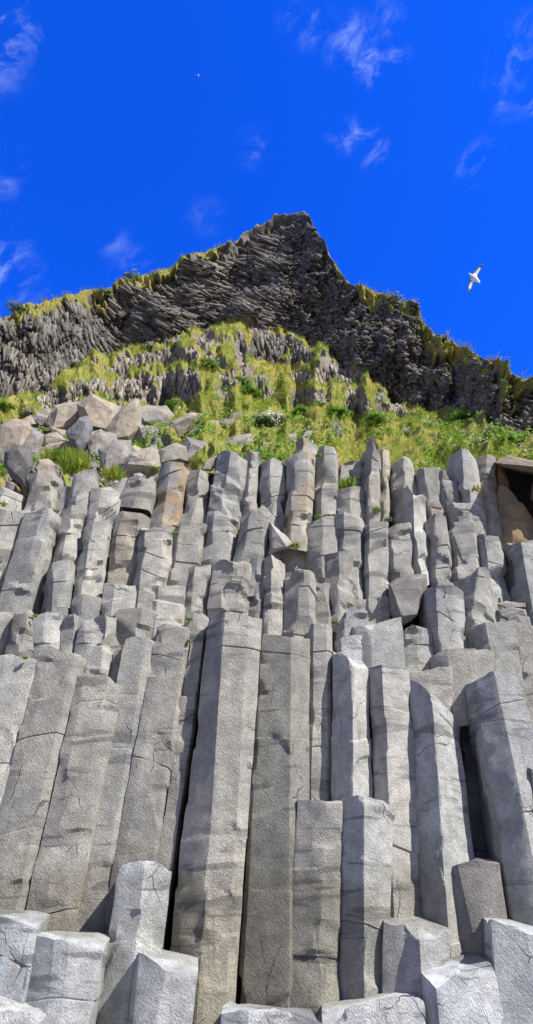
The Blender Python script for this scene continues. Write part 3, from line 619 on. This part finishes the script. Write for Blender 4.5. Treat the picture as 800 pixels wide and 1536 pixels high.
BLD = [
 ('tan boulder, left one of the two biggest, under the ribbed rock band', BT, [(74,632),(85,611),(104,606),(122,606),(124,630),(106,644),(80,641)], {}),
 ('biggest tan boulder with a peaked top and a black hollow below', BT, [(123,610),(140,597),(163,607),(176,613),(172,630),(162,644),(140,638),(125,634)], {}),
 ('flat tan slab wedged beneath the left big boulder', BT, [(78,642),(104,648),(101,656),(80,658)], {}),
 ('dark grey angular boulder between the tan ones and the hollow', (.2,.2,.2), [(104,650),(120,632),(132,628),(137,645),(134,664),(122,682),(112,668)], dict(lich=0)),
 ('large cracked light boulder right of the black hollow', BT, [(163,642),(178,622),(200,604),(207,607),(209,645),(192,662),(170,660)], {}),
 ('flat topped grey boulder beside the large cracked light one', BG, [(207,616),(226,612),(247,612),(258,624),(255,640),(232,642),(208,636)], {}),
 ('grey wedge boulder under the flat topped grey one', BG, [(207,638),(232,642),(250,652),(247,662),(210,662)], {}),
 ('smooth tan boulder in the grass right of the flat topped grey one', BT, [(260,634),(284,622),(299,624),(294,640),(270,656),(253,648)], {}),
 ('low pale boulder half sunk in grass, left of the light wedge stone', BT, [(288,648),(306,632),(324,634),(324,646),(304,654),(290,654)], {}),
 ('light wedge stone lying highest in the grass at centre left', BT, [(324,636),(345,624),(360,621),(361,634),(342,641),(328,642)], {}),
 ('tan slab boulder leaning at the left edge', BT, [(-12,690),(4,642),(20,632),(38,637),(44,648),(28,680),(8,692)], {}),
 ('grey split slab leaning right of the left edge slab', BG, [(26,672),(46,644),(63,655),(54,690),(46,680)], {}),
 ('rough almost black boulder near the left edge, in front of the slabs', (.12,.118,.112), [(9,678),(28,669),(47,674),(49,700),(36,726),(16,716),(8,698)], dict(lich=0, Y=11.75)),
 ('low pale stone under the left big boulder, above the grass patch', BT, [(58,680),(76,668),(104,664),(118,670),(110,684),(70,688)], {}),
 ('grey boulder left of the black-mouthed stone', BG, [(236,696),(243,676),(262,668),(276,672),(277,690),(250,702)], {}),
 ('black-mouthed stone with a pale lid in the grass', DARK, [(276,672),(282,658),(305,665),(310,676),(300,690),(278,692)], {}),
 ('tan column stump left of the grey boulder at the foot of the rocks', TAN, [(183,696),(198,682),(230,672),(234,700),(216,714),(186,712)], {}),
 ('grey ribbed stump left of the tan column stump', BG, [(152,676),(172,664),(192,665),(195,690),(176,712),(156,706)], {}),
 ('grey fallen block between the dark angular boulder and the ribbed stump', BG, [(134,660),(150,648),(170,655),(172,672),(152,684),(136,680)], {}),
 ('small tan rock, left one of the pair above the tan patched column', TAN, [(419,662),(432,652),(444,651),(444,664),(428,668)], {}),
 ('small tan rock, right one of the pair above the tan patched column', TAN, [(452,656),(460,647),(471,647),(473,660),(456,662)], {}),
 ('small tan stone beside the patch of grass above the upper left columns', TAN, [(52,703),(58,690),(72,688),(84,698),(80,708),(58,708)], dict(Y=12.0)),
 ('small orange stone tucked left of the jagged split column', TAN, [(303,704),(310,690),(328,682),(326,700),(316,706)], dict(Y=12.0, lich=.8)),
 ('flat grey stone in turf above the jagged split column', BG, [(338,668),(350,656),(372,652),(380,662),(362,674)], {}),
 ('triangular rock lodged between the centre heads', UP, [(406,784),(414,790),(437,814),(432,822),(405,829)], dict(Y=11.05, lich=0)),
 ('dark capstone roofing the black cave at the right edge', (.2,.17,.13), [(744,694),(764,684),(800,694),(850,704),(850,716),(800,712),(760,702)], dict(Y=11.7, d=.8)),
 ('rough brown rock at the right edge, extended out of view to shade the black cave', (.2,.17,.13), [(797,748),(803,716),(830,704),(870,716),(870,770),(820,776)], dict(Y=11.3, d=.5)),  # edge rock, mostly out of view, added to keep sun out of the cave
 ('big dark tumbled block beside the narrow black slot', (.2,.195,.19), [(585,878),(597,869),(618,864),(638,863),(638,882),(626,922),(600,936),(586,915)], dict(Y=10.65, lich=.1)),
 ('thin flat slab lying uppermost in the rubble at right', BG, [(744,906),(760,902),(788,905),(788,911),(760,913)], dict(Y=10.5, lich=.1)),
 ('lumpy pale stone in the rubble beneath the thin slab', BG, [(746,916),(764,911),(788,914),(790,926),(768,930),(748,926)], dict(Y=10.4, lich=0)),
 ('dark stone lowest in the rubble at right', DARK, [(762,928),(774,922),(792,926),(796,938),(776,944),(764,938)], dict(Y=10.3, lich=0)),
 ('dark wedge added for the overhang shadow in the triangular hollow at upper left', DARK, [(183,762),(200,745),(213,740),(218,752),(205,762)], dict(Y=11.75, lich=0)),  # dark stone added in place of the shadow under the overhang
]
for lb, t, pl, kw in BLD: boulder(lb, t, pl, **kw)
fr = np.random.default_rng(21)
for k in range(46):
    x = fr.uniform(-20, 262); y = fr.uniform(np.interp(x, [0, 70, 262], [650, 618, 622]), np.interp(x, [0, 140, 262], [735, 728, 705])); r = fr.uniform(6, 15); m_ = fr.integers(5, 8); a0 = fr.uniform(0, 6)
    pl = [(x + r * fr.uniform(.7, 1.25) * math.cos(a0 + q * 6.283 / m_), y + r * fr.uniform(.45, .85) * math.sin(a0 + q * 6.283 / m_)) for q in range(m_)]
    boulder('small angular rock wedged among the big boulders at the upper left', [BT, BG, TAN, DARK, BG][k % 5], pl, None, grp='small angular rocks between the big boulders', lich=.15)

# ------------------------------------------------------------------ grass (one mass) and shrubs
def blades(n, xr, yr, ok, lr_, wr, lean):
    x = rng.uniform(*xr, n); y = rng.uniform(*yr, n); m = ok(x, y); x, y = x[m], y[m]; n = len(x)
    P = hill_at(x, y); dist = np.linalg.norm(P - [0, 0, CAMZ], axis=1)
    tuft = fbm(P, 1.1, 81, 3)
    L = rng.uniform(*lr_, n) * (1 + .7 * tuft) * np.clip(dist / 24, .55, 1.3)
    W = rng.uniform(*wr, n) * np.clip(dist / 24, .6, 1.3)
    a = rng.uniform(0, 2 * math.pi, n); ln = rng.normal(0, lean, (n, 2)) + np.stack([vn(P, .8, 83), vn(P, .8, 84)], -1) * .5
    dirn = np.stack([ln[:, 0], ln[:, 1] - .55, np.ones(n)], -1); dirn /= np.linalg.norm(dirn, axis=1)[:, None]
    side = np.stack([np.cos(a), np.sin(a) * .5, a * 0], -1) * W[:, None] * .5
    P = P - dirn * (L * .12)[:, None] - np.array([0, 1., -.1]) * (near(crag, x, y) * rng.uniform(0, .22, n))[:, None]
    mid = P + dirn * (L * .6)[:, None]; droop = np.stack([ln[:, 0] * .3, ln[:, 1] * .3 - .15, -np.full(n, .12)], -1) * L[:, None]
    tip = P + dirn * L[:, None] + droop
    return np.stack([P - side, P + side, mid + side * .75, tip, mid - side * .75], 1)
def slope_ok(x, y):
    inside = (y < y_base(x) - 1) & (y > y_foot(x) - 4)
    return inside & ~near(crag, x, y) & (((near(omask, x, y) == 0) & ~near(bare, x, y)) | (rng.random(len(x)) < .035)) & (fbm(np.stack([x, y, x * 0], -1), 1 / 12, 41, 3) > rng.uniform(-.9, .25, len(x)))
def cap_ok(x, y): return near(turf_cap, x, y) & (y > y_sky(x) + 1) & (fbm(np.stack([x, y, x * 0], -1), 1 / 9, 43, 3) > rng.uniform(-1., .25, len(x)))
def tuft_ok(x, y): return near(crag, x, y) & (y > y_sky(x) + 1) & (y < y_foot(x)) & (fbm(np.stack([x, y, x * 0], -1), 1 / 9, 47, 3) > .5 + rng.uniform(0, .3, len(x)))
BL = [blades(230000, (X0, X1), (470, 716), slope_ok, (.05, .16), (.012, .028), .5),
      blades(64000, (X0, X1), (312, 660), cap_ok, (.04, .12), (.015, .03), .6),
      blades(30000, (X0, X1), (312, 660), tuft_ok, (.08, .2), (.02, .04), .4)]
# turf pockets between the boulders and on column heads
def pocket(n, poly, Y, L):
    Y = fY(Y)
    a = np.array(poly, float); c = a.mean(0); w = rng.dirichlet(np.ones(len(a)) * .7, n); q = w @ a
    s = mpp(*c, Y); P = at(q[:, 0], q[:, 1], Y); P[:, 1] += rng.normal(0, .06, n)
    ln = rng.normal(0, .4, (n, 2)); dirn = np.stack([ln[:, 0], ln[:, 1] - .4, np.ones(n)], -1); dirn /= np.linalg.norm(dirn, axis=1)[:, None]
    Ls = rng.uniform(.5, 1.2, n)[:, None] * L; side = np.stack([np.ones(n), rng.normal(0, .4, n), np.zeros(n)], -1) * .012
    return np.stack([P - side, P + side, P + dirn * Ls * .6 + side * .7, P + dirn * Ls, P + dirn * Ls * .6 - side * .7], 1)
BL += [pocket(1400, [(86,692),(104,680),(134,690),(138,700),(112,716),(94,714)], 12.0, .22),
       pocket(500, [(52,702),(66,682),(110,678),(112,686),(70,694)], 12.35, .16),
       pocket(420, [(150,712),(180,706),(186,716),(160,722)], 12.0, .14),
       pocket(300, [(508,732),(530,727),(534,732),(512,736)], 11.55, .16),
       pocket(260, [(703,735),(722,738),(718,745),(706,742)], 11.25, .12)]
B5 = np.concatenate(BL); nb = len(B5)
V = B5.reshape(-1, 3); q = (np.arange(nb) * 5)[:, None]
me = mesh_from('grass', V, [np.concatenate([q, q + 1, q + 2, q + 4], 1), np.concatenate([q + 4, q + 2, q + 3], 1)], [M_grass, M_heath], True)
capb = np.zeros(nb, np.int32); capb[len(BL[0]):len(BL[0]) + len(BL[1]) + len(BL[2])] = 1
me.polygons.foreach_set('material_index', np.concatenate([capb, capb]))
link('grass', me, label='yellow green grass covering the ledges and the hill', kind='stuff')

def leaves(n, C, r, h, size, seed, flat=0.):
    lr = np.random.default_rng(seed)
    u = lr.normal(0, 1, (n, 3)); u /= np.linalg.norm(u, axis=1)[:, None]; u[:, 2] = np.abs(u[:, 2])
    rad = lr.uniform(.3, 1., n) ** .6 * (1 + .55 * vn(u * 1., 2.6, seed))
    P = C + u * rad[:, None] * np.array([r, r, h])
    N = u + lr.normal(0, .5, (n, 3)); N /= np.linalg.norm(N, axis=1)[:, None]
    A = np.cross(N, lr.normal(0, 1, (n, 3))); A /= np.linalg.norm(A, axis=1)[:, None]; B = np.cross(N, A)
    s = (size * lr.uniform(.6, 1.3, n))[:, None]
    return np.stack([P - A * s, P + B * s * .45 + N * s * .15, P + A * s, P - B * s * .45 + N * s * .15], 1).reshape(-1, 3)
def shrub(label, x, y, rpx, kind='green', Y=None, n=None, name='shrub', grp='leafy plants on the cliff', cat='shrub'):
    if Y is None: C = hill_at(np.array([x]), np.array([y]))[0]
    else: C = at(x, y, fY(Y))
    s = float(np.linalg.norm(C - [0, 0, CAMZ])) / FPX; r = rpx * s
    n = n or int(np.clip(80 * (rpx / 4) ** 1.5, 60, 600))
    V = leaves(n, np.zeros(3), r * 1.15, r * .55, max(r * .17, .02), int(x * 5 + y)); F = np.arange(n * 4).reshape(-1, 4)
    mat = M_leaf if kind == 'green' else M_sage
    if kind == 'white':
        root = link(name, None, C, label, cat, grp)
        link('leaves', mesh_from('leaves', V, [F], mat, False), parent=root)
        k = int(n * .9); W = leaves(k, np.array([0, -r * .06, r * .08]), r * 1.02, r * .95, max(r * .085, .018), int(x + y * 3))
        link('blossoms', mesh_from('blossoms', W, [np.arange(k * 4).reshape(-1, 4)], M_petal, False), parent=root)
    else:
        link(name, mesh_from(name, V, [F], mat, False), C, label, cat, grp)
SH = [
 ('big white flowering bush at the slope foot above the smooth shouldered column', 397, 652, 15, 'white'),
 ('white flowering bush left of the pair of small tan rocks', 414, 640, 11, 'white'),
 ('white flowering bush low on the left turf near the leaning slabs', 42, 622, 9, 'white'),
 ('pale flowering bush on the narrow turf strip over the left ledges', 226, 524, 9, 'white'),
 ('pale flowering bush tucked under the left crag at the bend of the turf', 113, 553, 9, 'white'),
 ('white flowering bush in the middle of the right slope, above the bold charcoal-faced column', 640, 648, 10, 'white'),
 ('white flowering bush beside the tan and grey rock knob', 480, 618, 8, 'white'),
 ('white flowering bush near the foot of the right crag', 575, 640, 8, 'white'),
 ('white flowering bush above the round headed column', 606, 662, 8, 'white'),
 ('white flowering bush among the grass left of the cave', 728, 662, 8, 'white'),
 ('round green bush beside the dark hollow in mid slope', 316, 566, 11, 'green'),
 ('yellow green bush above the light wedge stone', 362, 592, 12, 'green'),
 ('dark green bush right of the yellow green one', 376, 606, 11, 'green'),
 ('green bush between the flat topped grey boulder and the ribs', 262, 612, 10, 'green'),
 ('bright green plant in front of the small orange stone', 295, 690, 8, 'green'),
 ('green bush on the turf above the twice broken column', 505, 636, 12, 'green'),
 ('green bush above the spire', 560, 640, 12, 'green'),
 ('green bush on the right slope under the crag foot', 690, 640, 13, 'green'),
 ('green bush by the right edge above the cave', 778, 664, 14, 'green'),
 ('green bush above the cave capstone', 756, 672, 10, 'green'),
 ('green bush left of the big white flowering bush', 350, 640, 12, 'green'),
 ('green bush on the grass above the tall knobbly column', 452, 632, 12, 'green'),
 ('grey green bush on the left skyline above the ribs', 156, 446, 10, 'sage'),
 ('grey green bush on the left skyline near the edge of the photo', 32, 478, 9, 'sage'),
 ('grey green bush on the skyline left of the peak', 200, 424, 9, 'sage'),
 ('grey green bush on the skyline halfway to the peak', 234, 418, 7, 'sage'),
 ('grey green bush on the right skyline above the mottled turf', 660, 520, 9, 'sage'),
 ('grey green bush on the right skyline near the step', 590, 462, 8, 'sage'),
 ('grey green bush on the far right skyline', 775, 590, 10, 'sage'),
 ('yellow green bush in the left turf below the crag foot', 12, 618, 10, 'green'),
]
def cover(n, size, per, spread, ok, seed):
    lr = np.random.default_rng(seed); x = lr.uniform(X0, X1, n); y = lr.uniform(560, 716, n); m = ok(x, y, lr)
    C = hill_at(x[m], y[m]); out = []
    for i, c_ in enumerate(C): k_ = lr.uniform(.5, 1.5); out.append(c_ + leaves(int(per * k_), np.zeros(3), spread * k_, spread * k_ * .7, size, seed + i))
    return np.concatenate(out)
def low_ok(x, y, lr):
    return (y < y_base(x) - 2) & (y > np.maximum(y_foot(x) + 3, np.interp(x, [0, 200, 330, 420, 800], [600, 600, 590, 600, 610]))) & (near(omask, x, y) == 0) & (fbm(np.stack([x, y, x * 0], -1), 1 / 30, 91, 3) > lr.uniform(-.35, .3, len(x)))
V = cover(1500, .06, 26, .26, low_ok, 500)
link('ground_cover', mesh_from('ground_cover', V, [np.arange(len(V)).reshape(-1, 4)], M_leaf, False), label='dark green leafy ground cover over the lower turf', kind='stuff')
V = cover(420, .03, 14, .22, low_ok, 900)
link('small_flowers', mesh_from('small_flowers', V, [np.arange(len(V)).reshape(-1, 4)], M_petal, False), label='tiny white flowers sprinkled over the lower turf', kind='stuff')
for lb, x, y, r, k in SH: shrub(lb, x, y, r * 1.3, k)
for lb, x, y, r, Y, k in [
 ('tiny green plant on top of the long broad pale column', 85, 767, 4, 11.0, 'green'),
 ('tiny green plant in the joint beside the bright notched column', 263, 801, 5, 10.75, 'green'),
 ('tiny green plant over the concave head by the black slit', 283, 929, 4, 10.1, 'green'),
 ('tiny green plant in the dark crack under the concave head', 283, 962, 3, 9.85, 'green'),
 ('small green plant right of the triangular lit rock', 442, 819, 7, 11.0, 'green'),
 ('small grass tuft at the foot of the spire column', 566, 765, 6, 11.0, 'green'),
 ('small green plant right of the spire foot tuft', 584, 780, 5, 10.95, 'sage'),
 ('small green plant beside the small charcoal-faced head', 502, 934, 4, 10.2, 'green'),
 ('tiny green plant on the joint below the twice broken column', 477, 775, 4, 11.1, 'green'),
 ('green tuft on the side of the tan patched column', 477, 684, 5, 11.2, 'green'),
 ('tiny green plant on the rim of the olive stub', 53, 924, 3, 10.05, 'green'),
 ('tiny green plant on the rim of the shell-marked column', 38, 987, 3, 9.8, 'green'),
 ('small green plant on the column of stacked broken pieces', 711, 737, 6, 11.15, 'green'),
 ('small green plant beside the low broken column at the left edge', 5, 757, 5, 11.2, 'green'),
]: shrub(lb, x, y, r, k, Y, None, 'small_plant', 'small plants rooted in the rock', 'plant')

# ------------------------------------------------------------------ birds: one continuous body each
def bird_material():
    m, T, b = new_mat('plumage'); L = T.t.links
    c = T.n('ShaderNodeVertexColor', layer_name='plumage'); L.new(c.outputs[0], b.inputs['Base Color']); b.inputs['Roughness'].default_value = .7
    return m
M_bird = bird_material()
def bird(label, pos, span, axis_head, axis_wing, belly, dark):
    """spanwise loft: long thick sections in the middle are head, body and tail; slim ones outside are the wings"""
    hs = span / 2; secs = []
    ss = np.concatenate([-np.linspace(1, .13, 16), np.linspace(-.11, .11, 17), np.linspace(.13, 1, 16)])
    Lb = span * .42
    V = []; Ck = []
    M = 20
    for s in ss:
        a = abs(s)
        bw = max(0, 1 - (a / .12) ** 2) ** .5
        wl = .15 + .07 * math.sin(min(a, .45) / .45 * 3.14) - .16 * max(0, a - .45) ** 1.3          # leading edge
        wt = -.13 + .03 * a - (.10 * max(0, a - .45) ** 1.1); 
        tipk = max(0., 1 - ((a - .55) / .45) ** 2) ** .5 if a > .55 else 1.
        mid = (wl + wt) / 2; wl, wt = mid + (wl - mid) * tipk, mid + (wt - mid) * tipk
        fl = max(wl, .54 * max(0, 1 - (a / .11) ** 1.5)); ft = min(wt, -.50 + 4. * max(0, a - .055)) if a < .14 else wt
        for k in range(M):
            th = 2 * math.pi * k / M; u = (1 + math.cos(th)) / 2
            y = ft + (fl - ft) * u
            # thickness: body of revolution along the chord, or thin wing
            yb = np.clip((y + .5) / 1.02, 0, 1)
            prof = np.interp(yb, [0, .12, .3, .55, .75, .84, .93, 1.], [.012, .02, .07, .105, .085, .075, .07, .015])
            zt = max(prof * bw, .012 * (1 - a * .6) * (abs(math.sin(th)) ** .6))
            z = zt * (1 if math.sin(th) > 0 else -1) * (abs(math.sin(th)) ** .5) + .09 * a - .13 * a * a
            V.append((s * hs, y * Lb, z * Lb * 1.1 * (1 if a < .15 else 1)))
            up = math.sin(th) > 0.05
            white = (.82, .82, .8)
            if dark: colr = (.02, .02, .022) if (a > .06 or up) else (.75, .75, .75)
            else:
                colr = (.42, .43, .45) if (up and a > .1) else white
                if a > .76: colr = (.05, .05, .055)
                elif a > .2 and (u > .78 or u < .1): colr = (.12, .12, .13)
                elif .3 < a < .6 and u < .3: colr = (.45, .45, .46)
            Ck.append((*colr, 1))
    n = len(ss); a = np.arange(n * M).reshape(n, M); b = np.roll(a, -1, 1)
    quads = np.stack([a[:-1], b[:-1], b[1:], a[1:]], -1).reshape(-1, 4)
    V = np.array(V)
    hx = np.array(axis_head, float); hx /= np.linalg.norm(hx); wx = np.array(axis_wing, float); wx -= hx * (wx @ hx); wx /= np.linalg.norm(wx)
    ux = np.cross(wx, hx)
    if ux @ np.array(belly) > 0: wx = -wx; ux = -ux
    W = V[:, :1] * wx + V[:, 1:2] * hx + V[:, 2:3] * ux
    me = mesh_from('body', W, [quads, a[0][None, ::-1], a[-1][None]], M_bird, True)
    ca = me.color_attributes.new('plumage', 'FLOAT_COLOR', 'POINT'); ca.data.foreach_set('color', np.array(Ck, np.float32).ravel())
    root = link('bird', None, pos, label, 'bird'); link('body', me, parent=root)
    # beak and eyes
    mk, T, bb = new_mat('beak_horn'); bb.inputs['Base Color'].default_value = (.45, .33, .08, 1); bb.inputs['Roughness'].default_value = .4
    me_, Te, be = new_mat('eye_black'); be.inputs['Base Color'].default_value = (.01, .01, .01, 1)
    hp = hx * Lb * .50
    r = Lb * .028; ring = [hp + wx * math.cos(t) * r + ux * math.sin(t) * r for t in np.linspace(0, 2 * math.pi, 9)[:-1]]
    tip = hp + hx * Lb * .11 - ux * Lb * .02
    link('beak', mesh_from('beak', np.array(ring + [hp + hx * Lb * .07 + ux * r * .3, tip]), [np.array([[i, (i + 1) % 8, 9] for i in range(8)])], mk, True), parent=root)
    for sgn in (-1, 1):
        bm = bmesh.new(); bmesh.ops.create_icosphere(bm, subdivisions=2, radius=Lb * .014)
        me2 = bpy.data.meshes.new('eye'); bm.to_mesh(me2); bm.free(); me2.materials.append(me_)
        e = link('eye', me2, parent=root); e.location = Vector(hx * Lb * .43 + wx * sgn * Lb * .058 + ux * Lb * .02)
    return root
rx = np.array([1., 0, 0]); upv = np.array([0, -sp, cp]); fw = np.array([0, cp, sp])
def fromcam(x, y, depth): return at(x, y, depth * float(ray(x, y)[1]))
G_ = fromcam(712, 417, 26.)
bird('white gull with grey dark-tipped wings gliding against the sky right of the peak', G_, 1.36,
     -rx * .80 + upv * .50 - fw * .25, rx * .42 + upv * .86 + fw * .2, -fw, False)
bird('tiny dark bird with a pale breast flying high above the peak', fromcam(298, 113, 60.), .72,
     upv * .8 + fw * .5, rx * .95 - upv * .12, -fw, True)

# ------------------------------------------------------------------ beach
def beach():
    n = 60; ax = np.sign(np.linspace(-1, 1, n)) * np.abs(np.linspace(-1, 1, n)) ** 3 * 2000
    x, y = np.meshgrid(ax, ax); P = np.stack([x, y, x * 0], -1); P[..., 2] = vn(P, .15, 4) * .05
    a = np.arange(n * n).reshape(n, n); q = np.stack([a[:-1, :-1], a[:-1, 1:], a[1:, 1:], a[1:, :-1]], -1).reshape(-1, 4)
    m, T, b = new_mat('dark_sand'); p = T.n('ShaderNodeNewGeometry').outputs['Position']
    c = T.mix(T.rng(T.noise(p, 3, 6, .7), .3, .7), (.13, .125, .12), (.22, .21, .20)); T.t.links.new(c, b.inputs['Base Color']); b.inputs['Roughness'].default_value = .9
    link('beach', mesh_from('beach', P.reshape(-1, 3), [q], m), kind='structure', label='dark sand beach at the foot of the cliff')
beach()

# ------------------------------------------------------------------ light and sky
SUN_AZ, SUN_EL = 128, 45        # degrees from +Y (into the cliff) towards +X
az, el = R(SUN_AZ), R(SUN_EL)
sd_ = Vector((math.sin(az) * math.cos(el), math.cos(az) * math.cos(el), math.sin(el)))
sl = bpy.data.lights.new('sun', 'SUN'); sl.energy = 5.; sl.angle = R(.5); sl.color = (1., .95, .87)
so = bpy.data.objects.new('sun', sl); COL.objects.link(so); so.rotation_euler = sd_.to_track_quat('Z', 'Y').to_euler(); so.location = sd_ * 60

w = bpy.data.worlds.new('World'); S.world = w; w.use_nodes = True; T = NT(w.node_tree); L = w.node_tree.links
bgn = next(n for n in T.t.nodes if n.type == 'BACKGROUND')
sk = T.n('ShaderNodeTexSky', sky_type='NISHITA'); sk.sun_disc = False; sk.sun_elevation = el; sk.sun_rotation = az
sk.air_density = 1.; sk.dust_density = .2; sk.ozone_density = 2.
gen = T.n('ShaderNodeTexCoord').outputs['Generated']
sky = T.mix(1., sk.outputs[0], (.045, .58, 2.5), 'MULTIPLY')
# thin wisps at their places in the sky
WIS = [(0,12,46,1.),(22,30,40,.9),(4,70,44,.8),(0,110,30,.4),(440,25,24,.4),(475,40,30,.6),(525,62,34,.75),(548,84,30,.7),(566,102,28,.75),(590,84,24,.6),(583,30,26,.45),
       (505,190,20,.4),(530,206,24,.6),(552,222,24,.7),(578,238,22,.75),(385,222,26,.35),(372,214,16,.3),(790,60,34,.5),(772,92,34,.6),(752,120,26,.45),(795,150,30,.45),(750,160,22,.3),(728,228,22,.35),(706,252,24,.45),
       (0,385,42,.7),(12,420,46,.8),(4,455,46,.8),(40,440,26,.35),(170,362,24,.3),(198,402,28,.4),(310,325,26,.25),(15,240,26,.45),(8,275,22,.35)]
acc = None
for x, y, r, k in WIS:
    d = np.array([float(q) for q in ray(x, y)]); ln = np.linalg.norm(d); d /= ln
    dist = T.n('ShaderNodeVectorMath', operation='DISTANCE', i_0=gen, i_1=tuple(d)).outputs['Value']
    mk = T.rng(dist, r / FPX / ln * 1.5, 0., 0., k)
    acc = mk if acc is None else T.math('MAXIMUM', acc, mk)
wn = T.noise(scaled(T, T.n('ShaderNodeVectorRotate', rotation_type='Y_AXIS', i_Vector=gen, i_Angle=.6).outputs[0], (.62, 1., 1.5)), 22., 10, .68, .5)
wm = T.math('MULTIPLY', acc, T.rng(wn, .44, .74))
# unseen broken cloud added behind the viewer as neutral fill light
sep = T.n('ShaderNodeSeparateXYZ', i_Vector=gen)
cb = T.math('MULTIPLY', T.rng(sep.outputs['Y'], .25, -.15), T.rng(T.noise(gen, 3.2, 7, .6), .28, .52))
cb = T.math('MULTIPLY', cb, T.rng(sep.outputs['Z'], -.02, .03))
col = T.mix(T.math('MULTIPLY', wm, .45), sky, (6.2, 7.6, 9.8))
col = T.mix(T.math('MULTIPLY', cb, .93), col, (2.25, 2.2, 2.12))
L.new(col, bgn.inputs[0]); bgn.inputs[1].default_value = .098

S.view_settings.view_transform = 'Standard'; S.view_settings.look = 'None'; S.view_settings.gamma = 1; S.view_settings.exposure = .62
S.render.film_transparent = False
S.cycles.max_bounces = 6; S.cycles.use_denoising = True
